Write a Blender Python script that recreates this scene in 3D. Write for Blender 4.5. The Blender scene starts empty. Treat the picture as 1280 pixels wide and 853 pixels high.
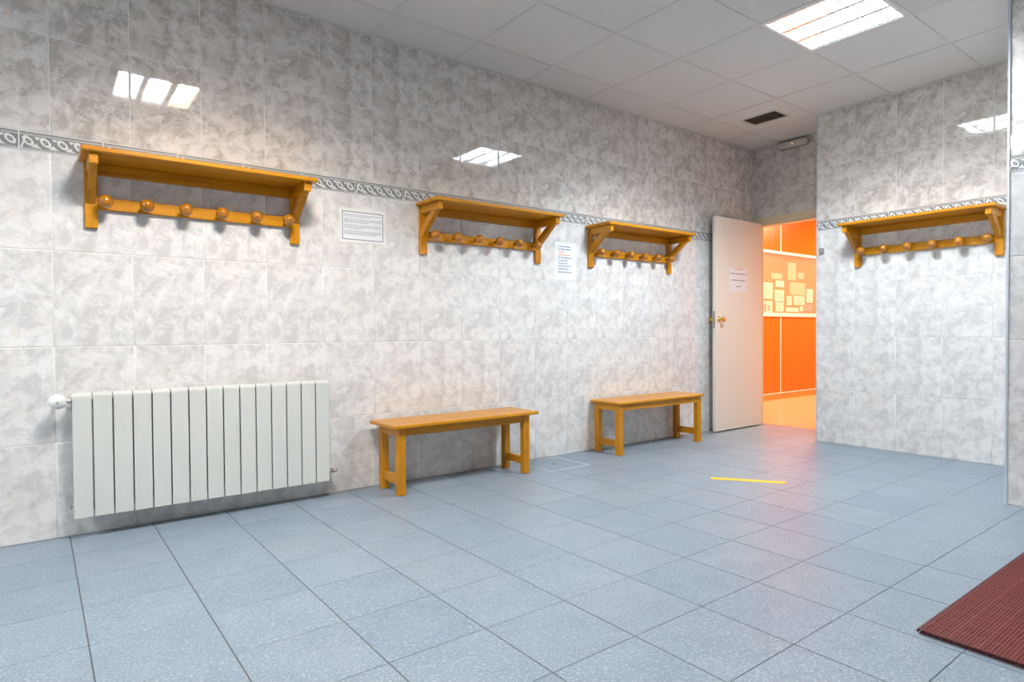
import bpy, math, random
from mathutils import Matrix, Vector

R = random.Random(7)
SC = bpy.context.scene
COL = SC.collection

# ------------------------------------------------------------------ camera
cam_data = bpy.data.cameras.new('camera')
cam_data.sensor_width = 36.0
cam_data.lens = 786.476 * 36.0 / 1280.0
cam_data.shift_x = -22.566 / 1280.0
cam_data.shift_y = 2.880 / 1280.0
cam_data.clip_start = 0.05
cam = bpy.data.objects.new('camera', cam_data)
COL.objects.link(cam)
cam.matrix_world = Matrix(((0.78871646, 0.01623977, -0.61454261, 0.0),
                           (-0.61472738, 0.01099742, -0.78866299, -3.68664),
                           (-0.00604932, 0.99980764, 0.01865687, 0.95894),
                           (0, 0, 0, 1)))
SC.camera = cam

# ------------------------------------------------------------------ world, exposure
w = bpy.data.worlds.new('world'); SC.world = w; w.use_nodes = True
w.node_tree.nodes['Background'].inputs[0].default_value = (0.9, 0.95, 1.0, 1)
w.node_tree.nodes['Background'].inputs[1].default_value = 0.05
vs = SC.view_settings
vs.view_transform = 'Standard'; vs.look = 'None'; vs.gamma = 1.0; vs.use_curve_mapping = False
vs.exposure = 0.54

LAMP_W = 50.0            # watts of each of the three channels of a ceiling fixture
COOL = (0.95, 0.98, 1.0)
BLUE = (0.86, 0.94, 1.0)
WARM = (1.0, 0.72, 0.45)

# ------------------------------------------------------------------ measured layout
TW, TH, BD = 0.31796, 0.45, 0.08844        # wall tile width, height, border height
V0 = 0.05351                               # a vertical joint of the left wall
H = 2.792                                  # ceiling
XF = 5.757                                 # far wall
XK, YK = 5.273, -0.930                     # projecting wall that carries the fourth rack
XP, YP = 4.153, -2.580                     # nearest projecting wall
CP, CX, CY = 0.60323, 2.83857, 0.27964     # ceiling grid
FS, FX, FY, FR = 0.33811, 0.0987, 0.02019, -0.00416   # floor grid
XB, YR = -2.75, -6.20                      # walls behind / right of the camera

# ------------------------------------------------------------------ materials
def mat(name, col=(0.8, 0.8, 0.8), rough=0.5, metal=0.0, spec=0.5, coat=0.0, emit=None, es=0.0):
    m = bpy.data.materials.new(name); m.use_nodes = True
    b = m.node_tree.nodes['Principled BSDF']
    b.inputs['Base Color'].default_value = (*col, 1)
    b.inputs['Roughness'].default_value = rough
    b.inputs['Metallic'].default_value = metal
    b.inputs['Specular IOR Level'].default_value = spec
    b.inputs['Coat Weight'].default_value = coat
    b.inputs['Coat Roughness'].default_value = 0.08
    if emit:
        b.inputs['Emission Color'].default_value = (*emit, 1)
        b.inputs['Emission Strength'].default_value = es
    return m

class NT:
    def __init__(s, m):
        s.t = m.node_tree; s.b = s.t.nodes['Principled BSDF']
    def n(s, typ, **kw):
        nd = s.t.nodes.new(typ)
        for k, v in kw.items(): setattr(nd, k, v)
        return nd
    def l(s, a, b): s.t.links.new(a, b)
    def put(s, nd, **kw):
        for k, v in kw.items(): nd.inputs[k.replace('_', ' ')].default_value = v
    def math(s, op, a, b=None, c=None):
        nd = s.n('ShaderNodeMath', operation=op)
        for i, v in enumerate((a, b, c)):
            if v is None: continue
            if hasattr(v, 'is_output'): s.l(v, nd.inputs[i])
            else: nd.inputs[i].default_value = v
        return nd.outputs[0]
    def ramp(s, fac, stops, interp='LINEAR'):
        nd = s.n('ShaderNodeValToRGB'); r = nd.color_ramp; r.interpolation = interp
        while len(r.elements) < len(stops): r.elements.new(0.5)
        for e, (p, c) in zip(r.elements, stops):
            e.position = p; e.color = (*c, 1) if len(c) == 3 else c
        s.l(fac, nd.inputs[0]); return nd.outputs[0]
    def mix(s, fac, a, b, blend='MIX'):
        nd = s.n('ShaderNodeMix', data_type='RGBA', blend_type=blend)
        for i, v in ((0, fac), (6, a), (7, b)):
            if hasattr(v, 'is_output'): s.l(v, nd.inputs[i])
            else: nd.inputs[i].default_value = v if i == 0 else (*v, 1)
        return nd.outputs[2]
    def noise(s, vec, scale, detail=3, rough=0.5, dist=0.0):
        nd = s.n('ShaderNodeTexNoise'); s.l(vec, nd.inputs['Vector'])
        s.put(nd, Scale=scale, Detail=detail, Roughness=rough, Distortion=dist)
        return nd.outputs['Fac']
    def bump(s, h, strength, dist=0.002):
        nd = s.n('ShaderNodeBump'); s.put(nd, Strength=strength, Distance=dist)
        s.l(h, nd.inputs['Height']); s.l(nd.outputs[0], s.b.inputs['Normal'])

def marble(name, per_object=True, upper=False):
    m = mat(name, rough=0.035, spec=0.55)
    T = NT(m)
    tc = T.n('ShaderNodeTexCoord')
    sep = T.n('ShaderNodeSeparateXYZ'); T.l(tc.outputs['Object'], sep.inputs[0])
    x, z = sep.outputs[0], sep.outputs[2]
    if per_object:
        oi = T.n('ShaderNodeObjectInfo')
        off = T.math('MULTIPLY', T.math('FLOOR', T.math('MULTIPLY', oi.outputs['Random'], 3.999)), 3.71)
    else:
        off = T.math('MULTIPLY', T.math('FLOOR', T.math('DIVIDE', x, TW)), 1.7)
    cb = T.n('ShaderNodeCombineXYZ'); T.l(x, cb.inputs[0]); T.l(off, cb.inputs[1]); T.l(z, cb.inputs[2])
    v = cb.outputs[0]
    n1 = T.noise(v, 10.5, 7, 0.56, 0.8)
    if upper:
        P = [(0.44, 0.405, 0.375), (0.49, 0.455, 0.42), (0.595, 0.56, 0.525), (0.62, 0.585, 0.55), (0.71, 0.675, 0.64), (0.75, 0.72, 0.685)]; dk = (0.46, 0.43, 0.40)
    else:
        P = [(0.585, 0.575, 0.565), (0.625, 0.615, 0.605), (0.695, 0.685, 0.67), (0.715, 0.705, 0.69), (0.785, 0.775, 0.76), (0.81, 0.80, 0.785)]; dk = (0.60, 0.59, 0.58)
    base = T.ramp(n1, list(zip((0.34, 0.445, 0.465, 0.54, 0.56, 0.70), P)))
    n2 = T.noise(v, 17.0, 5, 0.62, 1.1)
    c = T.mix(T.ramp(n2, [(0.36, (0.45, 0.45, 0.45)), (0.45, (0.12, 0.12, 0.12)), (0.47, (0, 0, 0))]), base, dk)
    c = T.mix(T.ramp(n2, [(0.55, (0, 0, 0)), (0.57, (0.35, 0.35, 0.35)), (0.66, (0.6, 0.6, 0.6))]), c, tuple(q + .01 for q in P[-1]))
    # thin pale veins and peach stains
    n3 = T.noise(v, 6.0, 4, 0.6, 2.2)
    vein = T.math('SUBTRACT', 1.0, T.math('MULTIPLY', T.math('ABSOLUTE', T.math('SUBTRACT', n3, 0.5)), 34.0))
    vein = T.math('MAXIMUM', vein, 0.0)
    n4 = T.noise(v, 3.5, 2, 0.5, 0.5)
    msk = T.ramp(n4, [(0.46, (0, 0, 0)), (0.58, (1, 1, 1))])
    c = T.mix(T.math('MULTIPLY', T.math('MULTIPLY', vein, msk), 0.38), c, (0.74, 0.62, 0.53))
    n5 = T.noise(v, 9.0, 4, 0.65, 1.0)
    c = T.mix(T.ramp(n5, [(0.60, (0, 0, 0)), (0.68, (0.38, 0.38, 0.38))]), c, (0.80, 0.70, 0.61))
    c = T.mix(T.math('MULTIPLY', T.math('MULTIPLY', vein, T.math('SUBTRACT', 1.0, msk)), 0.45), c, (0.87, 0.86, 0.84))
    T.l(c, T.b.inputs['Base Color'])
    return m

def wood(name, axis):
    m = mat(name, rough=0.34, spec=0.35, coat=0.12)
    T = NT(m)
    tc = T.n('ShaderNodeTexCoord'); mp = T.n('ShaderNodeMapping')
    T.l(tc.outputs['Object'], mp.inputs[0])
    s = [26.0, 26.0, 26.0]; s[axis] = 1.6
    mp.inputs['Scale'].default_value = s
    oi = T.n('ShaderNodeObjectInfo')
    va = T.n('ShaderNodeVectorMath', operation='ADD'); T.l(mp.outputs[0], va.inputs[0])
    sc = T.n('ShaderNodeVectorMath', operation='SCALE'); sc.inputs[0].default_value = (31, 17, 23)
    T.l(oi.outputs['Random'], sc.inputs['Scale']); T.l(sc.outputs[0], va.inputs[1])
    n = T.noise(va.outputs[0], 1.0, 5, 0.6, 0.6)
    n2 = T.noise(va.outputs[0], 5.0, 3, 0.6, 0.0)
    c = T.ramp(n, [(0.30, (0.40, 0.142, 0.002)), (0.46, (0.53, 0.218, 0.003)), (0.56, (0.60, 0.265, 0.003)), (0.72, (0.48, 0.182, 0.003))])
    c = T.mix(T.math('MULTIPLY', n2, 0.25), c, (0.46, 0.14, 0.003))
    T.l(c, T.b.inputs['Base Color'])
    T.bump(n2, 0.08, 0.001)
    return m

M = {}
M['marble'] = marble('marble_wall_tile')
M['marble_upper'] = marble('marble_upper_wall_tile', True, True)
M['marble_flat'] = marble('marble_wall_tile_plain', False)
M['grout_wall'] = mat('pale_wall_grout', (0.84, 0.84, 0.82), 0.5)
M['plaster'] = mat('plaster', (0.7, 0.69, 0.67), 0.8)
M['wood_x'] = wood('honey_pine_x', 0); M['wood_y'] = wood('honey_pine_y', 1); M['wood_z'] = wood('honey_pine_z', 2)
M['knob'] = mat('turned_varnished_knob', (0.38, 0.135, 0.002), 0.2, spec=0.4, coat=0.6)
M['trim_steel'] = mat('corner_profile_metal', (0.62, 0.67, 0.72), 0.3, metal=0.7)
M['white_paint'] = mat('radiator_enamel', (0.62, 0.635, 0.595), 0.35)
M['chrome'] = mat('nickel_fitting', (0.62, 0.56, 0.50), 0.25, metal=1.0)
M['white_plastic'] = mat('white_plastic', (0.82, 0.82, 0.80), 0.35)
M['grey_plastic'] = mat('grey_plastic', (0.30, 0.29, 0.28), 0.5)
M['dark'] = mat('painted_cavity_shade', (0.05, 0.04, 0.03), 0.8)  # near-black colour stands in for the shade inside openings
M['paper'] = mat('white_paper', (0.80, 0.82, 0.86), 0.5)
M['paper_cream'] = mat('notice_card', (0.80, 0.80, 0.77), 0.4)
M['ink'] = mat('dark_ink', (0.10, 0.13, 0.20), 0.6)
M['ink_grey'] = mat('grey_ink', (0.28, 0.29, 0.31), 0.6)
M['ink_orange'] = mat('orange_ink', (0.85, 0.32, 0.08), 0.6)
M['door'] = mat('cream_door_lacquer', (0.78, 0.73, 0.65), 0.4)
M['casing'] = mat('cream_casing', (0.72, 0.60, 0.40), 0.4)
M['brass'] = mat('brass', (0.80, 0.50, 0.13), 0.2, metal=1.0)
M['ceil_bar'] = mat('ceiling_bar_paint', (0.66, 0.655, 0.65), 0.5)
M['alu'] = mat('bright_louvre_aluminium', (0.90, 0.92, 0.95), 0.22, metal=0.9)
M['housing'] = mat('white_fixture_enamel', (0.85, 0.86, 0.87), 0.4)
M['tube_cool'] = mat('cool_lit_tube', (1, 1, 1), 0.5, emit=COOL, es=40)
M['tube_warm'] = mat('warm_lit_tube', (1, 1, 1), 0.5, emit=WARM, es=30)
M['vent_dark'] = mat('vent_blade_brown', (0.26, 0.21, 0.15), 0.6)
M['led'] = mat('orange_indicator', (1, .5, .2), 0.4, emit=(1, 0.45, 0.12), es=2.0)
M['diffuser'] = mat('grey_diffuser', (0.55, 0.53, 0.50), 0.25)
M['tape'] = mat('yellow_floor_tape', (0.86, 0.58, 0.01), 0.5)
M['tape_mark'] = mat('brown_print', (0.45, 0.16, 0.03), 0.6)
M['mat_red'] = mat('dark_red_mat_plastic', (0.17, 0.016, 0.013), 0.5)
M['mat_under'] = mat('black_mat_underside', (0.03, 0.032, 0.025), 0.6)
M['hatch_metal'] = mat('hatch_edge_metal', (0.72, 0.74, 0.74), 0.3, metal=0.3)
M['cor_strip'] = mat('white_corridor_strip', (0.86, 0.86, 0.86), 0.4)
M['cor_base'] = mat('corridor_plinth', (0.62, 0.26, 0.07), 0.4)
M['bord_dark'] = mat('border_dark_glaze', (0.235, 0.235, 0.235), 0.25)
M['bord_mid'] = mat('border_mid_glaze', (0.45, 0.45, 0.44), 0.2)
M['bord_lite'] = mat('border_white_relief', (0.74, 0.75, 0.74), 0.12)

# floor tile: blue-grey porcelain with pale flecks
m = M['floor_tile'] = mat('blue_grey_speckled_porcelain', rough=0.36, spec=0.45); T = NT(m)
tc = T.n('ShaderNodeTexCoord'); oi = T.n('ShaderNodeObjectInfo')
va = T.n('ShaderNodeVectorMath', operation='ADD'); T.l(tc.outputs['Object'], va.inputs[0])
sc_ = T.n('ShaderNodeVectorMath', operation='SCALE'); sc_.inputs[0].default_value = (9, 13, 5)
T.l(oi.outputs['Random'], sc_.inputs['Scale']); T.l(sc_.outputs[0], va.inputs[1]); v = va.outputs[0]
big = T.noise(v, 6, 3, 0.6)
c = T.ramp(big, [(0.35, (0.208, 0.270, 0.334)), (0.65, (0.242, 0.306, 0.372))])
fl = T.noise(v, 120, 3, 0.65, 0.3)
c = T.mix(T.ramp(fl, [(0.52, (0, 0, 0)), (0.64, (0.8, 0.8, 0.8))]), c, (0.42, 0.475, 0.525))
fd = T.noise(v, 150, 2, 0.6, 0.0)
c = T.mix(T.ramp(fd, [(0.32, (0.7, 0.7, 0.7)), (0.44, (0, 0, 0))]), c, (0.13, 0.17, 0.215))
tint = T.ramp(oi.outputs['Random'], [(0, (0.90, 0.92, 0.95)), (0.5, (1, 1, 1)), (1, (1.0, 0.985, 0.97))])
c = T.mix(1.0, c, tint, 'MULTIPLY')
T.l(c, T.b.inputs['Base Color'])
T.l(T.ramp(fl, [(0.4, (0.33, 0.33, 0.33)), (0.7, (0.45, 0.45, 0.45))]), T.b.inputs['Roughness'])
T.bump(fl, 0.10, 0.0008)
M['floor_grout'] = mat('dark_floor_grout', (0.10, 0.115, 0.12), 0.8)

m = M['ceil_tile'] = mat('white_mineral_ceiling_tile', (0.78, 0.775, 0.765), 0.85); T = NT(m)
tc = T.n('ShaderNodeTexCoord'); fi = T.noise(tc.outputs['Object'], 120, 3, 0.6)
T.l(T.ramp(fi, [(0.3, (0.66, 0.655, 0.65)), (0.6, (0.72, 0.715, 0.71))]), T.b.inputs['Base Color']); T.bump(fi, 0.15, 0.001)

m = M['cor_wood'] = mat('orange_wood_panel', rough=0.3, coat=0.3); T = NT(m)
tc = T.n('ShaderNodeTexCoord'); mp = T.n('ShaderNodeMapping'); T.l(tc.outputs['Object'], mp.inputs[0])
mp.inputs['Scale'].default_value = (14, 14, 0.7)
n = T.noise(mp.outputs[0], 2.0, 5, 0.6, 0.4)
T.l(T.ramp(n, [(0.3, (0.82, 0.118, 0.001)), (0.7, (0.92, 0.155, 0.002))]), T.b.inputs['Base Color'])
m = M['cor_floor'] = mat('polished_beige_corridor_floor', rough=0.18); T = NT(m)
tc = T.n('ShaderNodeTexCoord'); n = T.noise(tc.outputs['Object'], 14, 4, 0.6, 0.4)
T.l(T.ramp(n, [(0.3, (0.66, 0.48, 0.27)), (0.7, (0.76, 0.56, 0.33))]), T.b.inputs['Base Color'])
M['cor_wall'] = mat('warm_corridor_plaster', (0.80, 0.52, 0.30), 0.6)

# cabinet glass; peachy colour and alpha paint in a reflected haze
m = M['glass'] = mat('cabinet_glass_painted_haze', (0.85, 0.72, 0.62), 0.06)
m.node_tree.nodes['Principled BSDF'].inputs['Alpha'].default_value = 0.16

# ------------------------------------------------------------------ mesh builder
class MB:
    def __init__(s): s.v = []; s.f = []; s.mi = []; s.sm = []
    def add(s, vs, fs, mi=0, smooth=False, mtx=None):
        b = len(s.v)
        s.v += [tuple(mtx @ Vector(p)) if mtx else tuple(p) for p in vs]
        s.f += [tuple(b + i for i in f) for f in fs]; s.mi += [mi] * len(fs); s.sm += [smooth] * len(fs)
    def box(s, x0, x1, y0, y1, z0, z1, mi=0, mtx=None):
        v = [(x, y, z) for x in (x0, x1) for y in (y0, y1) for z in (z0, z1)]
        s.add(v, [(0, 1, 3, 2), (4, 6, 7, 5), (0, 4, 5, 1), (2, 3, 7, 6), (0, 2, 6, 4), (1, 5, 7, 3)], mi, False, mtx)
    def cbox(s, x0, x1, y0, y1, z0, z1, b=0.002, mi=0, mtx=None):
        c = ((x0 + x1) / 2, (y0 + y1) / 2, (z0 + z1) / 2); h = ((x1 - x0) / 2, (y1 - y0) / 2, (z1 - z0) / 2)
        v = []; ix = {}
        for sx in (-1, 1):
            for sy in (-1, 1):
                for sz in (-1, 1):
                    for a in range(3):
                        sg = (sx, sy, sz)
                        p = tuple(c[k] + sg[k] * (h[k] - (0 if k == a else b)) for k in range(3))
                        ix[(sx, sy, sz, a)] = len(v); v.append(p)
        f = []
        def I(sg, a): return ix[(*sg, a)]
        for a in range(3):
            p, q = (a + 1) % 3, (a + 2) % 3
            for sa in (-1, 1):
                loop = []
                for sp, sq in ((-1, -1), (1, -1), (1, 1), (-1, 1)):
                    g = [0, 0, 0]; g[a] = sa; g[p] = sp; g[q] = sq; loop.append(I(tuple(g), a))
                f.append(tuple(loop if sa > 0 else loop[::-1]))
            for sp in (-1, 1):
                for sq in (-1, 1):
                    g0 = [0, 0, 0]; g0[p] = sp; g0[q] = sq
                    g1 = list(g0); g0[a] = -1; g1[a] = 1
                    lp = [I(tuple(g0), p), I(tuple(g1), p), I(tuple(g1), q), I(tuple(g0), q)]
                    if sp * sq < 0: lp = lp[::-1]
                    f.append(tuple(lp))
        for sx in (-1, 1):
            for sy in (-1, 1):
                for sz in (-1, 1):
                    lp = [I((sx, sy, sz), k) for k in range(3)]
                    f.append(tuple(lp if sx * sy * sz > 0 else lp[::-1]))
        s.add(v, f, mi, False, mtx)
    def prism(s, poly, a0, a1, axis='x', mi=0, mtx=None, smooth=False):
        # poly: 2D points; extruded along axis
        def P(u, v, a): return {'x': (a, u, v), 'y': (u, a, v), 'z': (u, v, a)}[axis]
        n = len(poly); v = [P(u, w_, a0) for u, w_ in poly] + [P(u, w_, a1) for u, w_ in poly]
        f = [tuple(range(n))[::-1], tuple(range(n, 2 * n))] + [(i, (i + 1) % n, n + (i + 1) % n, n + i) for i in range(n)]
        s.add(v, f, mi, smooth, mtx)
    def lathe(s, prof, seg=20, mi=0, mtx=None, smooth=True):
        # prof: (radius, height) along local z
        v = []; f = []
        for r, h in prof:
            for k in range(seg):
                a = 2 * math.pi * k / seg; v.append((r * math.cos(a), r * math.sin(a), h))
        for i in range(len(prof) - 1):
            for k in range(seg):
                k2 = (k + 1) % seg
                f.append((i * seg + k, i * seg + k2, (i + 1) * seg + k2, (i + 1) * seg + k))
        f.append(tuple(range(seg))[::-1]); f.append(tuple((len(prof) - 1) * seg + k for k in range(seg)))
        s.add(v, f, mi, smooth, mtx)
    def cyl(s, p0, p1, r, seg=14, mi=0, smooth=True):
        p0, p1 = Vector(p0), Vector(p1); d = p1 - p0
        mt = Matrix.Translation(p0) @ d.to_track_quat('Z', 'Y').to_matrix().to_4x4()
        s.lathe([(r, 0), (r, d.length)], seg, mi, mt, smooth)
    def mesh(s, name, mats):
        me = bpy.data.meshes.new(name); me.from_pydata(s.v, [], s.f)
        for m_ in (mats if isinstance(mats, (list, tuple)) else [mats]): me.materials.append(m_)
        me.polygons.foreach_set('material_index', s.mi); me.polygons.foreach_set('use_smooth', s.sm)
        me.update(); return me

def obj(name, data, parent=None, loc=(0, 0, 0), rz=0.0):
    if isinstance(data, tuple): data = data[0].mesh(name, data[1])
    o = bpy.data.objects.new(name, data); COL.objects.link(o)
    o.location = loc; o.rotation_euler = (0, 0, rz)
    if parent: o.parent = parent
    return o
def thing(name, label, cat, loc=(0, 0, 0), rz=0.0, group=None):
    o = bpy.data.objects.new(name, None); COL.objects.link(o); o.empty_display_size = 0.1
    o.location = loc; o.rotation_euler = (0, 0, rz); o['label'] = label; o['category'] = cat
    if group: o['group'] = group
    return o
def struct(name, data=None, loc=(0, 0, 0), rz=0.0, parent=None):
    o = obj(name, data, parent, loc, rz) if data else bpy.data.objects.new(name, None)
    if not data: COL.objects.link(o); o.location = loc; o.rotation_euler = (0, 0, rz)
    o['kind'] = 'structure'; return o
def box_mesh(name, m_, *b):
    mb = MB(); mb.box(*b); return mb.mesh(name, m_)
def copy_tree(o, parent=None):
    c = o.copy(); COL.objects.link(c); c.parent = parent
    for ch in list(o.children): copy_tree(ch, c)
    return c
DOWN_AXIS_OUT = Matrix.Rotation(math.pi / 2, 4, 'X')     # local z -> local -y (out of the wall)

# ------------------------------------------------------------------ wall tiling
# wall-local frame: x along the wall, z up, room on the -y side, tile faces at y = 0
def tile_geo(mb, x0, x1, z0, z1, mi=0, g=0.0019, dep=0.006):
    x0 += g; x1 -= g; z0 += g; z1 -= g
    if x1 - x0 < 0.004 or z1 - z0 < 0.004: return
    e1, e2 = 0.0012, 0.004
    def ring(i, y): return [(x0 + i, y, z0 + i), (x1 - i, y, z0 + i), (x1 - i, y, z1 - i), (x0 + i, y, z1 - i)]
    v = ring(0, dep) + ring(0, 0.0014) + ring(e1, 0.0004) + ring(e2, 0.0)
    f = []
    for k in (0, 4, 8):
        f += [(k + i, k + (i + 1) % 4, k + 4 + (i + 1) % 4, k + 4 + i) for i in range(4)]
    n0 = len(mb.v); mb.add(v, f, mi, True)
    mb.f.append(tuple(n0 + q for q in (12, 13, 14, 15))); mb.mi.append(mi); mb.sm.append(False)     # flat face, rounded rim
def full_tile(w_, h_, upper):
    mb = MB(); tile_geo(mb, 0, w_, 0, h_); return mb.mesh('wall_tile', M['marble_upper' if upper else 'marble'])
TILE_CACHE = {}
def tile_mesh(w_, h_, upper=False):
    k = (round(w_, 4), round(h_, 4), upper)
    if k not in TILE_CACHE: TILE_CACHE[k] = full_tile(w_, h_, upper)
    return TILE_CACHE[k]

def border_mesh(w_):
    mb = MB(); h = BD - 0.003; W = w_ - 0.003
    # base with a dark rim on top, paler field, and a row of beads below
    mb.box(0.0015, W, 0.0005, 0.007, 0.0015, h, 0)
    mb.box(0.0015, W, -0.0015, 0.0005, h - 0.004, h, 0)
    mb.box(0.0015, W, -0.0008, 0.0005, h - 0.016, h - 0.006, 1)
    mb.box(0.0015, W, -0.0006, 0.0005, 0.0015, 0.006, 2)
    n = max(1, round(w_ / (TW / 5))); p = w_ / n
    for k in range(n):
        cx = (k + 0.5) * p; cz = 0.045
        # an open, slanted leaf ring
        seg = 10; v = []; f = []
        for j in range(seg):
            a = 2 * math.pi * j / seg
            for r, y in ((0.0200, 0.0004), (0.0190, -0.002), (0.0108, -0.002), (0.0095, 0.0004)):
                px, pz = r * 1.0 * math.cos(a), r * 1.15 * math.sin(a)
                px += -0.45 * pz
                v.append((cx + px, y, cz + pz))
        for j in range(seg):
            j2 = (j + 1) % seg
            for q in range(3): f.append((j * 4 + q, j2 * 4 + q, j2 * 4 + q + 1, j * 4 + q + 1))
        mb.add(v, f, 2, True)
        # small centre bud, foot leaf and top leaf between the rings
        mb.prism([(cx - 0.003, cz), (cx, cz - 0.005), (cx + 0.003, cz), (cx, cz + 0.006)], -0.0016, 0.0005, 'y', 1)
        bx = cx + p / 2
        if k < n - 1:
            mb.prism([(bx - 0.020, 0.018), (bx + 0.020, 0.016), (bx + 0.006, 0.024), (bx - 0.002, 0.036)], -0.0016, 0.0005, 'y', 2)
            mb.prism([(bx - 0.010, 0.066), (bx + 0.002, 0.052), (bx + 0.012, 0.066)], -0.0014, 0.0005, 'y', 2)
        nb = 7
        for j in range(nb):
            x = k * p + (j + 0.5) * p / nb
            mb.prism([(x - 0.0028, 0.0085), (x + 0.0012, 0.0085), (x + 0.0030, 0.0140), (x - 0.0010, 0.0140)], -0.0014, 0.0005, 'y', 2)
    # slanting pale stripe where two strips meet
    mb.prism([(0.002, 0.010), (0.010, 0.010), (0.030, 0.070), (0.022, 0.070)], -0.0017, 0.0005, 'y', 2)
    return mb.mesh('border_tile', [M['bord_dark'], M['bord_mid'], M['bord_lite']])
BORDER = border_mesh(TW)

ROWS = [(k * TH, (k + 1) * TH) for k in range(4)] + [(4 * TH + BD, 5 * TH + BD), (5 * TH + BD, 6 * TH + BD)]

def tile_run(parent, edges, rows=ROWS, border=True, border_off=0.20, jitter=True):
    for a, b in zip(edges[:-1], edges[1:]):
        for z0, z1 in rows:
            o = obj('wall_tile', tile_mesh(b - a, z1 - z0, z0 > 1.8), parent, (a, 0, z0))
            if jitter:
                # every tile is set very slightly out of plane, as the broken reflections show
                o.rotation_euler = (R.uniform(-0.0004, 0.0004), 0, R.uniform(-0.0007, 0.0007))
                o.location.y = R.uniform(0, 0.0003)
    if border:
        x = edges[0] - TW + border_off
        while x < edges[-1]:
            x0, x1 = max(x, edges[0]), min(x + TW, edges[-1])
            if x1 - x0 > TW - 1e-4: obj('border_tile', BORDER, parent, (x0, 0, 4 * TH))
            elif x1 - x0 > 0.03: obj('border_tile', border_mesh(x1 - x0), parent, (x0, 0, 4 * TH))
            x += TW
def tile_stuff(parent, edges, rows=ROWS):
    mb = MB()
    for a, b in zip(edges[:-1], edges[1:]):
        for z0, z1 in rows: tile_geo(mb, a, b, z0, z1)
        mb.box(a, b, 0.0, 0.007, 4 * TH + 0.002, 4 * TH + BD - 0.002, 1)
    o = obj('wall_tiles', mb.mesh('wall_tiles', [M['marble_flat'], M['bord_mid']]), parent); o['kind'] = 'stuff'

def wall(name, x0, x1, loc, rz, th=0.1, z0=0.0, z1=H, holes=()):
    mb = MB(); mb.box(x0, x1, 0.0028, th, z0, z1); return struct(name, mb.mesh(name, M['grout_wall']), loc, rz)

# left wall: local x = world X
wl = wall('wall_left', XB, XF + 0.1, (0, 0, 0), 0)
edges = [V0 + k * TW for k in range(-3, 18)] + [XF]
edges = [e for e in edges if e < XF - 0.01] + [XF]
tile_run(wl, edges, border_off=0.205)
e2 = [XB] + [V0 + k * TW for k in range(-8, -2)]
tile_stuff(wl, [e for e in e2 if e >= XB])

# projecting wall with the fourth rack: local x = world -Y
Q = -math.pi / 2
wk = wall('wall_far_projecting', -YK, -YP + 0.02, (XK, 0, 0), Q, th=XF - XK + 0.1)
tile_run(wk, [-YK + k * TW for k in range(0, 6)] + [-YP], border_off=0.26)
mb = MB(); mb.box(0.93 - 0.003, 0.933, -0.003, 0.004, 0, H); obj('corner_profile', mb.mesh('corner_profile', M['trim_steel']), wk)

# nearest projecting wall: face looks back at the camera
wp = wall('wall_right_projecting', -YP, -YR, (XP, 0, 0), Q, th=XF - XP + 0.1)
ed = [-YP + k * TW for k in range(0, 12)]; ed = [e for e in ed if e < -YR] + [-YR]
tile_run(wp, ed[:4], border_off=TW, rows=ROWS)
tile_stuff(wp, ed[3:])
mb = MB(); mb.box(2.580 - 0.004, 2.588, -0.004, 0.006, 0, H); obj('corner_profile', mb.mesh('corner_profile', M['trim_steel']), wp)

# far wall above the door; local x = world -Y
DY0, DY1, DZ = 0.058, 0.92, 2.018           # door opening
mb = MB(); mb.box(0.0, DY0, 0.0028, 0.1, 0, H); mb.box(DY0, DY1, 0.0028, 0.1, DZ, H); mb.box(DY1, 0.9299, 0.0028, 0.1, 0, H)
wf = struct('wall_far', mb.mesh('wall_far', M['grout_wall']), (XF, 0, 0), Q)
TZ = DZ + 0.07
for a, b in ((0.0, 0.325), (0.325, 0.325 + TW), (0.325 + TW, 0.9299)):
    for z0, z1 in ((TZ, 5 * TH + BD), (5 * TH + BD, 6 * TH + BD)):
        o = obj('wall_tile', tile_mesh(b - a, z1 - z0, True), wf, (a, 0, z0))
for z0, z1 in ROWS[:4] + [(4 * TH + BD, TZ)]:
    obj('wall_tile', tile_mesh(0.012, z1 - z0, z0 > 1.8), wf, (0, 0, z0))
# the short return of the projecting wall, facing the left wall (seen only from the side)
wr = struct('wall_return', None, (XK, YK, 0), math.pi)   # local x = world -X, room side = world +Y
wr.location = (XF, YK, 0)
tile_run(wr, [0.0, TW * 0.52, XF - XK], border=False)

# walls outside the frame
wb = wall('wall_back', YR, 0.0, (XB, 0, 0), math.pi / 2)
tile_stuff(wb, [YR + k * TW for k in range(0, 19)] + [0.0])
wr_ = wall('wall_right', -XP, -XB, (0, YR, 0), math.pi)
tile_stuff(wr_, [-XP + k * TW for k in range(0, 22)])

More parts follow.
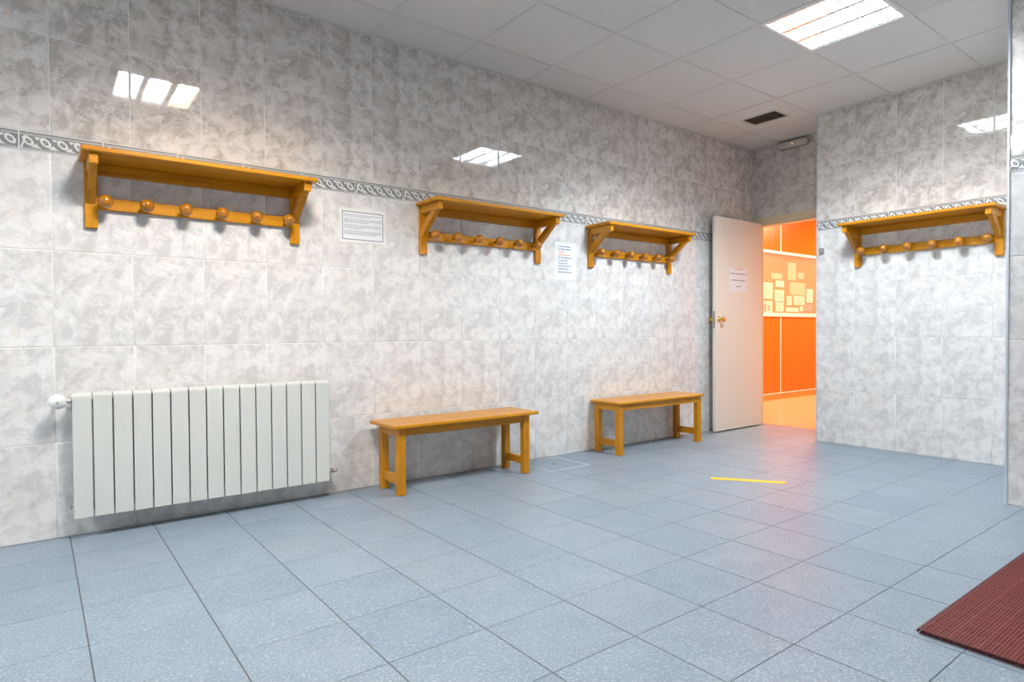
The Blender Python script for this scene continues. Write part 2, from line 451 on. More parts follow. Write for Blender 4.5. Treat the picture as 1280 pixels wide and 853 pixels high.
# ------------------------------------------------------------------ floor
fl = struct('floor', box_mesh('floor', M['floor_grout'], XB - 0.1, XF + 0.10, YR - 0.1, 0.1, -0.10, -0.0016))
def ftile(mb, x0, x1, y0, y1):
    v = []
    for i, z in ((0, -0.008), (0, -0.0008), (0.0012, 0.0)):
        v += [(x0 + i, y0 + i, z), (x1 - i, y0 + i, z), (x1 - i, y1 - i, z), (x0 + i, y1 - i, z)]
    f = [(8, 9, 10, 11)]
    for k in (0, 4): f += [(k + i, k + (i + 1) % 4, k + 4 + (i + 1) % 4, k + 4 + i) for i in range(4)]
    mb.add(v, f, 0)
GA, GB = 0.0022, 0.0013
mb = MB(); ftile(mb, GA, FS - GA, GB, FS - GB); FT = mb.mesh('floor_tile', M['floor_tile'])
fwd = Vector((0.61454, 0.78866, -0.018657)); rt = Vector((0.788716, -0.614727, -0.006049)); up = Vector((0.01624, 0.010997, 0.999808)); C0 = Vector((0, -3.68664, 0.95894))
def seen(p, marg=90):
    d = Vector(p) - C0; t = d.dot(fwd)
    if t < 0.1: return False
    u, vv = 662.57 + 786.5 * d.dot(rt) / t, 429.38 - 786.5 * d.dot(up) / t
    return -marg < u < 1280 + marg and -marg < vv < 853 + marg
HX0, HX1, HY0, HY1 = 2.738, 3.098, -0.400, -0.040   # inspection hatch opening
rest = MB(); nt_ = 0
for i in range(-9, 18):
    for j in range(0, 19):
        a, c = FX + i * FS, FY - (j + 1) * FS
        x, y = a + FR * c, c - FR * a
        if x > XF + 0.09 or x < XB - 0.35: continue
        if (x > XK + 0.03 and y + FS < YK - 0.03) or (x > XP + 0.03 and y + FS < YP - 0.03): continue
        vis = any(seen((x + dx * FS, y + dy * FS, 0)) for dx in (0, .5, 1) for dy in (0, .5, 1))
        over = x + FS > XF + 0.10
        if over:
            mb = MB(); ftile(mb, GA, XF + 0.10 - x, GB, FS - GB); me = mb.mesh('floor_tile', M['floor_tile'])
        else: me = FT
        if vis and nt_ < 296:
            nt_ += 1
            o = obj('floor_tile', me, fl, (x, y, -R.uniform(0, 0.0003)))
            o.rotation_euler[2] = math.atan2(-FR, 1.0)
        elif not over:
            rest.add([(x + px, y + py, pz) for px, py, pz in [tuple(q.co) for q in FT.vertices]], [tuple(p.vertices) for p in FT.polygons])
o = obj('floor_tiles', rest.mesh('floor_tiles', M['floor_tile']), fl); o['kind'] = 'stuff'

# ------------------------------------------------------------------ ceiling
ce = struct('ceiling', box_mesh('ceiling', M['dark'], XB - 0.1, XF + 0.1, YR - 0.1, 0.1, H + 0.16, H + 0.2))
def ceil_box(mb, x0, x1, y0, y1):
    mb.box(x0, x1, y0, y1, 0.0, 0.012)
mb = MB(); g = 0.012
ceil_box(mb, g, CP - g, g, CP - g); CT = mb.mesh('ceiling_tile', M['ceil_tile'])
LIGHTS = [(-4, 3), (1, 3), (-9, 3)]
VX0, VX1, VY0, VY1 = 4.858, 5.092, -0.790, -0.455
for i in range(-10, 6):
    for j in range(0, 11):
        if (i, j) in LIGHTS: continue
        x, y = CX + i * CP, CY - (j + 1) * CP
        if (i, j) == (3, 1):
            mb = MB(); X0, X1, Y0, Y1 = VX0 - x, VX1 - x, VY0 - y, VY1 - y
            mb.box(g, X0, g, CP - g, 0, .012); mb.box(X1, CP - g, g, CP - g, 0, .012)
            mb.box(X0, X1, g, Y0, 0, .012); mb.box(X0, X1, Y1, CP - g, 0, .012)
            obj('ceiling_tile', mb.mesh('ceiling_tile', M['ceil_tile']), ce, (x, y, H + 0.002)); continue
        x0, x1 = max(x, XB - .05), min(x + CP, XF + .05); y0, y1 = max(y, YR - .05), min(y + CP, 0.05)
        if x1 - x0 < 0.05 or y1 - y0 < 0.05: continue
        if x1 - x0 > CP - 1e-4 and y1 - y0 > CP - 1e-4: me = CT; lx, ly = x, y
        else:
            mb = MB(); ceil_box(mb, (g if x0 == x else 0), x1 - x0 - (g if x1 == x + CP else 0), (g if y0 == y else 0), y1 - y0 - (g if y1 == y + CP else 0))
            me = mb.mesh('ceiling_tile', M['ceil_tile']); lx, ly = x0, y0
        obj('ceiling_tile', me, ce, (lx, ly, H + 0.002 + R.uniform(0, 0.0015)))
mbx = MB(); mbx.box(XB, XF, -0.011, 0.011, 0, 0.006); mbx.box(XB, XF, -0.002, 0.002, 0.006, 0.035); BX = mbx.mesh('ceiling_bar', M['ceil_bar'])
mby = MB(); mby.box(-0.011, 0.011, YR, 0, 0, 0.005); mby.box(-0.002, 0.002, YR, 0, 0.005, 0.035); BY = mby.mesh('ceiling_bar', M['ceil_bar'])
for j in range(1, 12):
    y = CY - j * CP
    if YR < y < 0: obj('ceiling_bar', BX, ce, (0, y, H))
for i in range(-9, 5):
    obj('ceiling_bar', BY, ce, (CX + i * CP, 0, H + 0.0004))
mb = MB(); mb.box(XB, XF, -0.018, 0.0, 0, 0.004); obj('edge_angle', mb.mesh('edge_angle', M['ceil_bar']), ce, (0, 0, H + 0.0005))
mb = MB(); mb.box(XK - 0.018, XK, YP, YK, 0, 0.004); mb.box(XF - 0.018, XF, YK, 0, 0, 0.004); obj('edge_angle', mb.mesh('edge_angle', M['ceil_bar']), ce, (0, 0, H + 0.0005))

# ------------------------------------------------------------------ louvred ceiling lights
FL = {(1, 3): 'bright square louvred ceiling light in view near the top edge, between vent and right wall',
      (-4, 3): 'square louvred ceiling light over the radiator, seen only mirrored in the wall tiles',
      (-9, 3): 'square louvred ceiling light behind the camera nearest the left wall'}
def fixture(ij):
    x, y = CX + ij[0] * CP, CY - (ij[1] + 1) * CP
    t = thing('ceiling_light', FL[ij], 'ceiling light', (x, y, H), 0, 'louvred ceiling lights')
    a, b = 0.008, CP - 0.008; hh = 0.075
    mb = MB()
    mb.box(a, b, a, b, hh, hh + 0.006)
    for q in ((a, a + .006, a, b), (b - .006, b, a, b), (a, b, a, a + .006), (a, b, b - .006, b)): mb.box(*q, 0.002, hh)
    obj('housing', mb.mesh('housing', M['housing']), t)
    mb = MB()
    for q in ((a, a + .02, a, b), (b - .02, b, a, b), (a + .02, b - .02, a, a + .02), (a + .02, b - .02, b - .02, b)): mb.box(*q, -0.001, 0.002)
    obj('rim', mb.mesh('rim', M['housing']), t)
    n = 3; c0, c1 = a + .02, b - .02; cw = (c1 - c0) / n
    # parabolic side reflectors between the channels
    for k in range(n + 1):
        xc = c0 + k * cw; mb = MB()
        xl, xr = (xc - .019 if k > 0 else xc), (xc + .019 if k < n else xc)
        poly = [(xl, .002), (xr, .002), (xc + (xr - xc) * .35, .030), (xc + (xr - xc) * .12, .052), (xc - (xc - xl) * .12, .052), (xc - (xc - xl) * .35, .030)]
        if xr == xc: poly = [(xl, .003), (xc, .003), (xc, .052), (xc - .002, .052), (xc - .006, .030)]
        if xl == xc: poly = [(xc, .003), (xr, .003), (xc + .006, .030), (xc + .002, .052), (xc, .052)]
        mb.prism(poly, c0, c1, 'y'); obj('side_reflector', mb.mesh('side_reflector', M['alu']), t)
    nb = 7
    for k in range(n):
        x0, x1 = c0 + k * cw + .004, c0 + (k + 1) * cw - .004
        for j in range(1, nb):
            yc = c0 + j * (c1 - c0) / nb
            mb = MB(); xm = (x0 + x1) / 2
            mb.prism([(yc - .006, .004), (yc + .006, .004), (yc + .001, .016), (yc - .001, .016)], x0, x1, 'x')
            obj('cross_blade', mb.mesh('cross_blade', M['alu']), t)
        warm = (ij == (-4, 3) and k == 2)
        mb = MB(); xm = (x0 + x1) / 2
        mb.cyl((xm, c0 + .01, .028), (xm, c1 - .01, .028), .009, 12, 0)
        tb = obj('tube', mb.mesh('tube', M['tube_warm'] if warm else M['tube_cool']), t)
        if warm: tb['label'] = 'warm peach coloured tube'
        L = bpy.data.lights.new('tube_light', 'AREA'); L.shape = 'RECTANGLE'; L.size = cw - .03; L.size_y = c1 - c0 - .01
        L.energy = LAMP_W; L.color = WARM if warm else (BLUE if ij == (1, 3) else COOL)
        L.use_nodes = True; lt = L.node_tree; em = lt.nodes['Emission']
        # measured-style angular distribution of a parabolic louvre: wide wings, sharp cut-off near 65 degrees
        ge = lt.nodes.new('ShaderNodeNewGeometry'); dp = lt.nodes.new('ShaderNodeVectorMath'); dp.operation = 'DOT_PRODUCT'
        ab = lt.nodes.new('ShaderNodeMath'); ab.operation = 'ABSOLUTE'; cr = lt.nodes.new('ShaderNodeValToRGB')
        lt.links.new(ge.outputs['Incoming'], dp.inputs[0]); lt.links.new(ge.outputs['Normal'], dp.inputs[1])
        lt.links.new(dp.outputs['Value'], ab.inputs[0]); lt.links.new(ab.outputs[0], cr.inputs[0])
        els = cr.color_ramp.elements
        while len(els) < 6: els.new(.5)
        for e_, (p_, v_) in zip(els, ((0.0, .10), (.27, .14), (.42, .76), (.52, 1.0), (.75, .60), (1.0, .42))): e_.position = p_; e_.color = (v_, v_, v_, 1)
        lt.links.new(cr.outputs[0], em.inputs['Strength'])
        lo = bpy.data.objects.new('tube_light', L); COL.objects.link(lo); lo.parent = t; lo.location = (xm, (c0 + c1) / 2, .042)
for ij in LIGHTS: fixture(ij)

# ------------------------------------------------------------------ ceiling vent, emergency light
t = thing('ceiling_vent', 'small dark rectangular air vent set in a ceiling tile near the door', 'vent', (0, 0, H))
mb = MB()
for q in ((VX0, VX0 + .014, VY0, VY1), (VX1 - .014, VX1, VY0, VY1), (VX0 + .014, VX1 - .014, VY0, VY0 + .014), (VX0 + .014, VX1 - .014, VY1 - .014, VY1)): mb.box(*q, -0.003, 0.014)
obj('frame', mb.mesh('frame', M['ceil_bar']), t)
obj('duct', box_mesh('duct', M['dark'], VX0 + .002, VX1 - .002, VY0 + .002, VY1 - .002, 0.05, 0.06), t)
for k in range(9):
    x = VX0 + .028 + k * 0.0225
    mb = MB(); mb.prism([(x - .007, .001), (x - .005, .001), (x + .007, .018), (x + .005, .018)], VY0 + .014, VY1 - .014, 'y')
    obj('slat', mb.mesh('slat', M['vent_dark']), t)

t = thing('emergency_light', 'small grey rounded emergency light fixed above the doorway under the ceiling', 'emergency light', (XF, -0.455, H - 0.045), Q)
mb = MB()
def stadium(L_, h_, n=8):
    r = h_ / 2; pts = []
    for k in range(n + 1): a = -math.pi / 2 + math.pi * k / n; pts.append((L_ / 2 - r + r * math.cos(a), r * math.sin(a)))
    for k in range(n + 1): a = math.pi / 2 + math.pi * k / n; pts.append((-L_ / 2 + r + r * math.cos(a), r * math.sin(a)))
    return pts
mb.prism(stadium(.315, .075), -0.022, -0.0005, 'y'); obj('base', mb.mesh('base', M['grey_plastic']), t)
mb = MB(); s0, s1, s2 = stadium(.305, .066), stadium(.300, .060), stadium(.27, .035); n = len(s0)
v = [(x, -.0225, z) for x, z in s0] + [(x, -.048, z) for x, z in s1] + [(x, -.060, z) for x, z in s2]
f = [tuple(range(2 * n, 3 * n))] + [(k * n + i, k * n + (i + 1) % n, (k + 1) * n + (i + 1) % n, (k + 1) * n + i) for k in (0, 1) for i in range(n)]
mb.add(v, f, 0); obj('diffuser', mb.mesh('diffuser', M['diffuser']), t)
mb = MB(); mb.lathe([(.006, 0), (.006, .003), (.003, .005)], 10, 0, Matrix.Translation((0.01, -.060, -.005)) @ DOWN_AXIS_OUT)
obj('indicator', mb.mesh('indicator', M['led']), t)

# ------------------------------------------------------------------ door, frame, doorway
DT = 0.035
t = struct('door_1', None, (XF, -0.085, 0), 0)
LX = -0.782
mb = MB(); mb.cbox(LX, -0.012, -DT, 0, 0.010, 2.026, .002); obj('door_leaf', mb.mesh('door_leaf', M['door']), t)
mb = MB(); mb.box(LX - .001, LX + .001, -0.028, -0.008, 0.98, 1.14); mb.box(LX - .008, LX - .001, -.024, -.012, 1.05, 1.07, 1)
obj('latch_plate', mb.mesh('latch_plate', [M['grey_plastic'], M['brass']]), t)
def knob(y, sgn):
    mb = MB(); mt = Matrix.Translation((LX + .055, y, 1.062)) @ Matrix.Rotation(math.pi / 2 * sgn, 4, 'X')
    mb.lathe([(.026, 0), (.026, .003), (.018, .007), (.010, .012), (.009, .028), (.018, .034), (.026, .044), (.027, .052), (.020, .062), (.008, .065)], 20, 0, mt)
    return mb
obj('door_knob', knob(-DT, 1).mesh('door_knob', M['brass']), t)
obj('door_knob', knob(0, -1).mesh('door_knob', M['brass']), t)
for z in (0.25, 1.05, 1.80):
    mb = MB(); mb.cyl((-.006, -.004 + .006, z - .045), (-.006, .002, z + .045), .006, 10); obj('hinge', mb.mesh('hinge', M['brass']), t)
# casing
t = struct('trim_1', None, (XF, 0, 0), Q)
mb = MB(); mb.cbox(0.012, 1.0 - 0.071, -0.012, 0.0, DZ, DZ + 0.07, .002); obj('head_casing', mb.mesh('head_casing', M['casing']), t)
mb = MB(); mb.cbox(0.012, DY0, -0.012, 0.0, 0, DZ, .002); obj('side_casing', mb.mesh('side_casing', M['casing']), t)
mb = MB(); mb.box(DY0, DY1, 0.0, 0.10, DZ - .012, DZ); mb.box(DY0, DY0 + .008, 0, .10, 0, DZ - .012); mb.box(DY1 - .012, DY1, 0, .10, 0, DZ - .012)
obj('door_lining', mb.mesh('door_lining', M['casing']), t)

# ------------------------------------------------------------------ corridor behind the doorway
CW_Y = 1.07; cx0, cx1 = XF + 0.10, 11.0
struct('floor_corridor', box_mesh('floor_corridor', M['cor_floor'], cx0, cx1, -2.4, CW_Y + .1, -0.10, 0.0))
struct('ceiling_corridor', box_mesh('ceiling_corridor', M['ceil_tile'], cx0, cx1, -2.4, CW_Y + .1, H, H + .1))
struct('wall_corridor_end', box_mesh('wall_corridor_end', M['cor_wall'], cx1, cx1 + .1, -2.4, CW_Y + .1, 0, H))
struct('wall_corridor_right', box_mesh('wall_corridor_right', M['cor_wall'], cx0, cx1, -2.5, -2.4, 0, H))
struct('wall_corridor_near', box_mesh('wall_corridor_near', M['cor_wall'], cx0 - .1, cx0, 0.1, CW_Y + .1, 0, H))
wc = struct('wall_corridor', box_mesh('wall_corridor', M['cor_wall'], cx0, cx1, CW_Y + .06, CW_Y + .12, 0, H))
TX = [6.46, 8.12, 9.78]
def seams(z0, z1, y=0.0):
    xs = [cx0] + TX + [cx1]
    for a, b in zip(xs[:-1], xs[1:]):
        mb = MB(); mb.box(a + .008, b - .008, CW_Y + y, CW_Y + y + .03, z0, z1); obj('wood_panel', mb.mesh('wood_panel', M['cor_wood']), wc)
    for x in TX:
        mb = MB(); mb.box(x - .008, x + .008, CW_Y - .004 + y, CW_Y + .03 + y, z0, z1); obj('panel_strip', mb.mesh('panel_strip', M['cor_strip']), wc)
seams(.09, 1.146); seams(2.045, H)
mb = MB(); mb.box(cx0, cx1, CW_Y - .012, CW_Y + .06, 0.0, .08); obj('plinth', mb.mesh('plinth', M['cor_base']), wc)
mb = MB(); mb.box(cx0, cx1, CW_Y - .016, CW_Y + .06, .08, .09); obj('plinth_strip', mb.mesh('plinth_strip', M['cor_strip']), wc)
for z0, z1 in ((1.146, 1.196), (2.008, 2.045)):
    mb = MB(); mb.box(cx0, cx1, CW_Y - .02, CW_Y + .06, z0, z1); obj('ledge_strip', mb.mesh('ledge_strip', M['cor_strip']), wc)
t = thing('notice_cabinet', 'long glazed notice cabinet with pinned papers on the orange corridor wall', 'notice board', (0, CW_Y, 0))
mb = MB(); mb.box(cx0, cx1, .045, .055, 1.196, 2.008); obj('back_panel', mb.mesh('back_panel', M['cor_wood']), t)
mb = MB(); mb.box(cx0, cx1, -.004, 0, 1.196, 2.008); obj('glass_pane', mb.mesh('glass_pane', M['glass']), t)
PAP = [(7.71, 7.99, 1.39, 1.61), (8.07, 8.28, 1.56, 1.65), (8.04, 8.28, 1.36, 1.52), (8.07, 8.27, 1.22, 1.35), (7.66, 7.98, 1.2, 1.36),
       (8.35, 8.49, 1.31, 1.44), (8.54, 8.84, 1.32, 1.45), (8.43, 8.85, 1.46, 1.64), (8.89, 9.07, 1.36, 1.56), (8.83, 9.07, 1.24, 1.34),
       (8.33, 8.67, 1.22, 1.28), (8.71, 8.8, 1.23, 1.3), (7.96, 8.23, 1.67, 1.75), (8.38, 8.6, 1.67, 1.92), (8.65, 8.82, 1.7, 1.79)]
PD = ['tall sheet beside the white strip', 'small wide sheet second from left, upper', 'portrait sheet under the small wide one', 'small sheet low, left of the middle',
      'lower left one with two dark figures', 'narrow small sheet right of the middle', 'wide sheet low on the right', 'large faded sheet right of the middle',
      'bright sheet at the right edge', 'purplish sheet at the lower right edge', 'long thin strip at the bottom', 'tiny sheet at the bottom right',
      'faded wide sheet high on the left', 'faint tall sheet at the top middle', 'faint sheet high on the right']
for k, ((a, b, c, d), lb) in enumerate(zip(PAP, PD)):
    fade = k in (7, 12, 13, 14)
    mm = mat('pinned_paper', (0.80, 0.78, 0.76) if not fade else (0.80, 0.50, 0.34), 0.6)
    if k == 9: mm = mat('pinned_paper', (0.42, 0.24, 0.30), 0.6)
    if k == 8: mm = mat('pinned_paper', (0.88, 0.88, 0.86), 0.6)
    tt = thing('pinned_paper', 'paper pinned in the corridor notice cabinet: ' + lb, 'paper', (a, CW_Y + .045, c), 0, 'papers in the notice cabinet')
    W_, H_ = b - a, d - c
    mb = MB(); mb.box(0, W_, -.003 - .0005 * (k % 3), -.0005, 0, H_); obj('sheet', mb.mesh('sheet', mm), tt)
    if H_ > .1 and not fade:
        mb = MB(); nl = int(H_ / .022)
        for q in range(1, nl): mb.box(W_ * .12, W_ * (.88 - .25 * R.random()), -.0052, -.0046, q * H_ / nl - .0025, q * H_ / nl + .0025)
        obj('print', mb.mesh('print', mat('faint_print', (0.52, 0.36, 0.26), .6)), tt)
    if k == 4:
        mb = MB(); mb.box(.12, .16, -.0058, -.0053, .01, .12); obj('figure', mb.mesh('figure', mat('print_figure', (.28, .14, .06), .6)), tt); mb = MB(); mb.box(.22, .25, -.0058, -.0053, .02, .10); pf = mat('print_figure', (.28, .14, .06), .6); obj('figure', mb.mesh('figure', pf), tt)
# corridor lamps (warm): a real ceiling lamp in the corridor
def cor_lamp(x, y, e, lb):
    t = thing('corridor_lamp', lb, 'ceiling light', (x, y, H))
    mb = MB(); mb.lathe([(.17, -.001), (.17, -.03), (.165, -.033)], 24); obj('base', mb.mesh('base', M['housing']), t)
    mb = MB(); mb.lathe([(.150, -.034), (.145, -.05), (.10, -.062), (.02, -.066)], 24)
    obj('shade', mb.mesh('shade', mat('lit_shade', (1, .8, .5), .5, emit=(1, .56, .25), es=4)), t)
    L = bpy.data.lights.new('lamp', 'AREA'); L.shape = 'DISK'; L.size = .28; L.energy = e; L.color = (1.0, 0.74, 0.50)
    lo = bpy.data.objects.new('lamp', L); COL.objects.link(lo); lo.parent = t; lo.location = (0, 0, -.07)
cor_lamp(7.4, -0.1, 58, 'round warm ceiling lamp in the corridor nearest the doorway')
cor_lamp(9.3, -0.1, 48, 'round warm ceiling lamp further along the corridor')

# ------------------------------------------------------------------ coat racks
def make_rack():
    t = thing('coat_rack', '', 'coat rack')
    z0 = 1.467; W_ = 1.009; pw = .0525
    for x in (0, W_ - pw):
        mb = MB(); mb.cbox(x, x + pw, -.022, -.0005, z0, 1.778, .003)
        obj('post', mb.mesh('post', M['wood_z']), t)
    mb = MB(); mb.cbox(-.022, W_ + .022, -.272, -.0005, 1.7785, 1.800, .004); obj('shelf', mb.mesh('shelf', M['wood_x']), t)
    mb = MB(); mb.cbox(pw, W_ - pw, -.021, -.0005, 1.724, 1.778, .002); obj('back_board', mb.mesh('back_board', M['wood_x']), t)
    mb = MB(); mb.cbox(pw, W_ - pw, -.022, -.0005, 1.558, 1.617, .003); obj('peg_rail', mb.mesh('peg_rail', M['wood_x']), t)
    for x in (.008, W_ - pw + .008):
        br = bpy.data.objects.new('bracket', None); COL.objects.link(br); br.parent = t; br.location = (x, 0, 0)
        mb = MB(); mb.cbox(0, .036, -.248, -.0225, 1.728, 1.778, .003); obj('arm', mb.mesh('arm', M['wood_y']), br)
        mb = MB(); mb.prism([(-.0225, 1.582), (-.0225, 1.642), (-.145, 1.7275), (-.212, 1.7275)], .002, .034, 'x')
        obj('brace', mb.mesh('brace', M['wood_y']), br)
    prof = [(.011, 0.0), (.009, .020), (.0095, .026), (.015, .030), (.0225, .036), (.0295, .048), (.0315, .059), (.0295, .071), (.0235, .081), (.014, .088), (.003, .0905)]
    mb = MB(); mb.lathe(prof, 24, 0, DOWN_AXIS_OUT); KM = mb.mesh('peg', M['knob'])
    for k in range(6): obj('peg', KM, t, (W_ / 2 - .425 + .17 * k, -.0222, 1.590))
    return t
RL = [('wooden coat rack with shelf and six pegs above the white radiator, nearest of the four', (.178, 0, 0), 0),
      ('wooden coat rack with shelf and pegs on the long wall between the two notices', (1.957, 0, 0), 0),
      ('wooden coat rack with shelf and pegs on the long wall nearest the open door', (3.459, 0, 0), 0),
      ('wooden coat rack with shelf and pegs on the projecting wall right of the doorway', (XK, -1.256, 0), Q)]
r0 = make_rack()
for k, (lb, loc, rz) in enumerate(RL):
    r = r0 if k == 0 else copy_tree(r0)
    r.location = loc; r.rotation_euler = (0, 0, rz); r['label'] = lb; r['group'] = 'wall coat racks with pegs'

# ------------------------------------------------------------------ benches
def bench(x0, x1, y0, y1, zt, lx0, lx1, ly0, ly1, label):
    t = thing('bench', label, 'bench', ((x0 + x1) / 2, (y0 + y1) / 2, 0), 0, 'pine benches along the wall')
    ox, oy = (x0 + x1) / 2, (y0 + y1) / 2
    X0, X1, Y0, Y1 = x0 - ox, x1 - ox, y0 - oy, y1 - oy; a0, a1, b0, b1 = lx0 - ox, lx1 - ox, ly0 - oy, ly1 - oy
    mb = MB(); mb.cbox(X0, X1, Y0, Y1, zt - .021, zt, .004); obj('seat', mb.mesh('seat', M['wood_x']), t)
    lw = .048
    for x in (a0, a1 - lw):
        for y in (b0, b1 - lw):
            mb = MB(); mb.cbox(x, x + lw, y, y + lw, 0.0, zt - .0215, .004); obj('leg', mb.mesh('leg', M['wood_z']), t)
    zt2 = zt - .0215
    for y in (b0 + .006, b1 - .006 - .022):
        mb = MB(); mb.cbox(a0 + lw, a1 - lw, y, y + .022, zt2 - .05, zt2, .002); obj('apron', mb.mesh('apron', M['wood_x']), t)
    for x in (a0 + .006, a1 - .006 - .022):
        mb = MB(); mb.cbox(x, x + .022, b0 + lw, b1 - lw, zt2 - .05, zt2, .002); obj('apron', mb.mesh('apron', M['wood_y']), t)
    for x in (a0 + .010, a1 - .010 - .026):
        mb = MB(); mb.cbox(x, x + .026, b0 + lw, b1 - lw, .060, .112, .002); obj('stretcher', mb.mesh('stretcher', M['wood_y']), t)
    return t
bench(1.588, 2.660, -.368, -.040, .420, 1.636, 2.606, -.334, -.062, 'honey pine bench against the tiled wall right of the radiator')
bench(3.468, 4.524, -.330, -.014, .413, 3.490, 4.503, -.313, -.036, 'honey pine bench against the tiled wall nearest the open door')

# ------------------------------------------------------------------ radiator
t = thing('radiator', 'white fifteen-section aluminium radiator on the left wall', 'radiator', (.1085, 0, 0))
NS, SW = 15, (1.311 - .1085) / 15
mb = MB()
g2 = .0030
zb, zt = .105, .672
mb.cbox(g2, SW - g2, -.122, -.112, zb, zt, .0018)
mb.prism([(-.112, zt - .004), (-.122, zt - .002), (-.119, zt + .007), (-.108, zt + .013), (-.060, zt + .013), (-.050, zt + .008), (-.050, zt - .004)], g2 * .6, SW - g2 * .6, 'x')
mb.box(SW / 2 - .015, SW / 2 + .015, -.112, -.050, zb + .01, zt - .003)
mb.box(.006, SW - .006, -.056, -.048, zb + .02, zt - .003)
for z in (.152, .645 - .012):
    mb.cyl((0, -.082, z), (SW, -.082, z), .020, 12)
SEC = mb.mesh('radiator_section', M['white_paint'])
for k in range(NS): obj('radiator_section', SEC, t, (k * SW, 0, 0))
for x in (.25, .95):
    for z in (.16, .60):
        mb = MB(); mb.box(x, x + .02, -.048, -.0005, z, z + .02); obj('wall_bracket', mb.mesh('wall_bracket', M['white_paint']), t)
# thermostatic valve, upper left
v = bpy.data.objects.new('thermostatic_valve', None); COL.objects.link(v); v.parent = t; v.location = (-.050, -.082, .652)
mb = MB(); mb.lathe([(.012, -.005), (.026, .0), (.033, .012), (.035, .026), (.033, .040), (.024, .052), (.012, .056), (.002, .0565)], 24, 0, DOWN_AXIS_OUT)
obj('valve_head', mb.mesh('valve_head', M['white_plastic']), v)
mb = MB(); mb.lathe([(.011, .056), (.010, .0585)], 16, 0, DOWN_AXIS_OUT); mb.lathe([(.004, .0585), (.003, .0595)], 10, 1, DOWN_AXIS_OUT)
obj('valve_cap', mb.mesh('valve_cap', [M['white_plastic'], M['grey_plastic']]), v)
mb = MB(); mb.cyl((.024, -.012, 0), (.036, -.012, 0), .0135, 6, 0, False); mb.cyl((.034, -.012, 0), (.040, -.012, 0), .009); mb.cyl((.040, -.008, 0), (.050, -.008, 0), .017, 8, 0, False)
mb.cyl((.0, 0, 0), (.022, 0, 0), .009); mb.cyl((0, .0815, 0), (0, 0, 0), .008)
obj('valve_body', mb.mesh('valve_body', M['chrome']), v)
v = bpy.data.objects.new('return_valve', None); COL.objects.link(v); v.parent = t; v.location = (NS * SW, -.082, .152)
mb = MB(); mb.cyl((0, 0, 0), (.008, 0, 0), .016, 8, 0, False); mb.cyl((.008, 0, 0), (.026, 0, 0), .009); mb.cyl((.026, 0, 0), (.038, 0, 0), .013, 6, 0, False); mb.cyl((.030, .0815, 0), (.030, 0, 0), .008)
mb.cyl((.036, 0, 0), (.052, 0, 0), .008)
obj('valve_body', mb.mesh('valve_body', M['chrome']), v)
for x, z, s in ((0, .152, -1), (NS * SW, .633, 1)):
    mb = MB(); mb.cyl((x, -.082, z), (x + s * .008, -.082, z), .013, 8, 0, False); obj('end_plug', mb.mesh('end_plug', M['chrome']), t)

# ------------------------------------------------------------------ notices
def words(mb, x0, x1, z, h, mi=0, dens=0.9, y=-.0026):
    x = x0
    while x < x1:
        wl_ = R.uniform(.010, .034)
        e = min(x + wl_, x1)
        q = x
        while q < e - .001:
            lw = R.uniform(.0022, .0042); hh = h * R.choice((.6, .75, 1.0, .7))
            mb.box(q, min(q + lw * .8, e), y, y + .0003, z, z + hh, mi); q += lw * 1.15
        x = e + h * .6
t = thing('framed_notice', 'landscape notice with a dark printed border on the wall right of the nearest rack', 'notice', (1.428, 0, 1.505))
mb = MB(); mb.cbox(0, .297, -.003, -.0004, 0, .209, .001); obj('card', mb.mesh('card', M['paper_cream']), t)
mb = MB(); mb.box(.017, .280, -.0033, -.0030, .019, .190); obj('paper', mb.mesh('paper', M['paper']), t)
mb = MB()
for q in ((.017, .280, .186, .190), (.017, .280, .019, .023), (.017, .021, .023, .186), (.276, .280, .023, .186)): mb.box(q[0], q[1], -.0038, -.0034, q[2], q[3])
obj('printed_border', mb.mesh('printed_border', M['ink']), t)
mb = MB(); z = .168
for para, nl in enumerate((2, 3, 3, 3)):
    for k in range(nl):
        words(mb, .030, .268 - (.12 * R.random() if k == nl - 1 else 0.0), z, .0055, 0, y=-.0040); z -= .0095
    z -= .0075
obj('printed_text', mb.mesh('printed_text', M['ink_grey']), t)

t = thing('paper_notice', 'white portrait notice with two orange lines between the second and third rack', 'notice', (3.122, 0, 1.354))
mb = MB(); mb.box(0, .214, -.0012, -.0003, 0, .294); obj('sheet', mb.mesh('sheet', M['paper']), t)
LN = [(.9, 0), (.93, 0), (.55, 1), (.92, 1), (1.0, 0), (.72, 0), (.68, 0), (.92, 0), (.72, 0), (1.0, 0)]
mb = MB()
for k, (f_, mi) in enumerate(LN): words(mb, .030, .030 + .140 * f_, .256 - .0215 * k - (0.004 if k == 9 else 0), .0105, mi, y=-.0018)
obj('printed_text', mb.mesh('printed_text', [M['ink'], M['ink_orange']]), t)

t = thing('door_notice', 'white notice with three dark lines taped on the open door', 'notice', (5.192, -.085 - DT, 1.330))
mb = MB(); mb.box(0, .292, -.0012, -.0003, 0, .232); obj('sheet', mb.mesh('sheet', M['paper']), t)
mb = MB(); words(mb, .075, .215, .214, .014, 1, y=-.0018); words(mb, .020, .270, .168, .014, 0, y=-.0018); words(mb, .040, .262, .106, .014, 0, y=-.0018); words(mb, .115, .180, .046, .013, 0, y=-.0018)
obj('printed_text', mb.mesh('printed_text', [M['ink'], M['ink_orange']]), t)

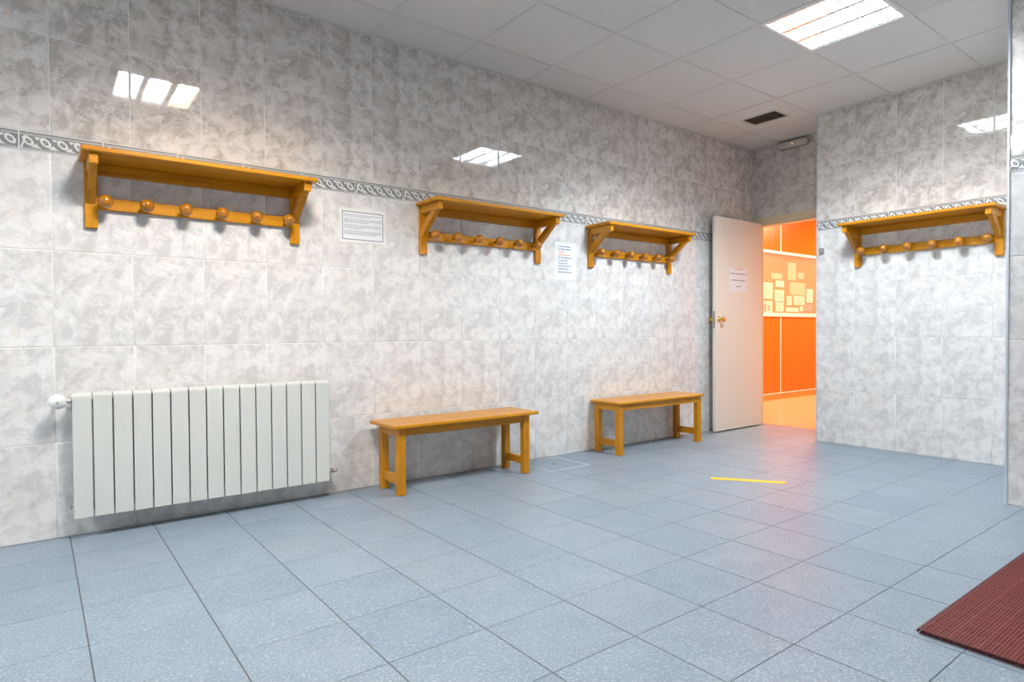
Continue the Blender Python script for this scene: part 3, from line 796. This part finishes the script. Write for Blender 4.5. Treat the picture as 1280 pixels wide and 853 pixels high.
t = thing('wall_sensor', 'small white wall fitting with a grey foot by the corner right of the doorway', 'sensor', (XK, -.979, 1.61), Q)
mb = MB(); mb.cbox(-.018, .018, -.020, -.0004, .042, .160, .004); obj('body', mb.mesh('body', M['white_plastic']), t)
mb = MB(); mb.cbox(-.019, .019, -.026, -.0004, 0, .041, .003); obj('foot', mb.mesh('foot', M['grey_plastic']), t)

# ------------------------------------------------------------------ floor hatch, tape, mat
t = thing('floor_hatch', 'square tiled inspection hatch with thin metal edges in the floor between the benches', 'hatch', (2.918, -.2175, 0))
mb = MB(); mb.box(-.172, .172, -.172, .172, .0002, .0010); obj('cover', mb.mesh('cover', M['floor_tile']), t)
mb = MB()
for q in ((-.179, .179, .173, .179), (-.179, .179, -.179, -.173), (-.179, -.173, -.173, .173), (.173, .179, -.173, .173)): mb.box(*q, .0002, .0022)
obj('metal_edge', mb.mesh('metal_edge', M['hatch_metal']), t)
mb = MB(); mb.lathe([(.012, .0011), (.012, .0018), (.007, .0022)], 14); obj('painted_lifting_hole', mb.mesh('painted_lifting_hole', M['dark']), t)  # solid raised disc, dark colour painted for the hole's shade

ang = math.atan2(-1.569 + 1.197, 3.676 - 3.424)
t = thing('floor_tape', 'strip of worn yellow marking tape stuck diagonally on the grey floor', 'tape', (3.550, -1.383, 0), ang)
mb = MB(); mb.box(-.227, .227, -.028, .028, .0002, .0009); obj('strip', mb.mesh('strip', M['tape']), t)
mb = MB()
for k in range(26):
    x = R.uniform(-.215, .215); y = R.choice((-.015, .013, .0, .016, -.012)); s = R.uniform(.002, .006)
    mb.box(x, x + s * 2, y, y + s, .0010, .0012)
mb.box(.208, .222, -.020, -.008, .0010, .0012)
obj('print', mb.mesh('print', M['tape_mark']), t)

t = thing('red_mat', 'dark red perforated plastic mat on the floor at the right', 'mat', (2.168, -2.886, 0))
MP = .0785; nc = 8; cp = MP / nc
mb = MB()
for k in range(nc + 1):
    a = min(max(k * cp, .0017), MP - .0017); hw = .0016
    mb.box(0.0004, MP - .0004, -a - hw, -a + hw, .0122, .0148, 0)
    mb.box(a - .0019, a + .0019, -MP + .0004, -.0004, .0137, .0149, 0)
for i in range(4):
    for j in range(4):
        mb.box(i * MP / 4 + .006, i * MP / 4 + .011, -j * MP / 4 - .011, -j * MP / 4 - .006, 0.0002, .0090, 1)
mb.box(0.0004, MP - .0004, -MP + .0004, -.0004, .0030, .0045, 2)  # added plate; its dark red paints the shade inside the holes
MT = mb.mesh('mat_square', [M['mat_red'], M['mat_under'], mat('mat_hole_shade_red', (.07, .008, .006), .7)])
for i in range(24):
    for j in range(12): obj('mat_square', MT, t, (i * MP, -j * MP, 0))
mb = MB(); mb.box(-.004, 24 * MP, .0004, .004, .006, .0145)
obj('edging', mb.mesh('edging', M['mat_under']), t)
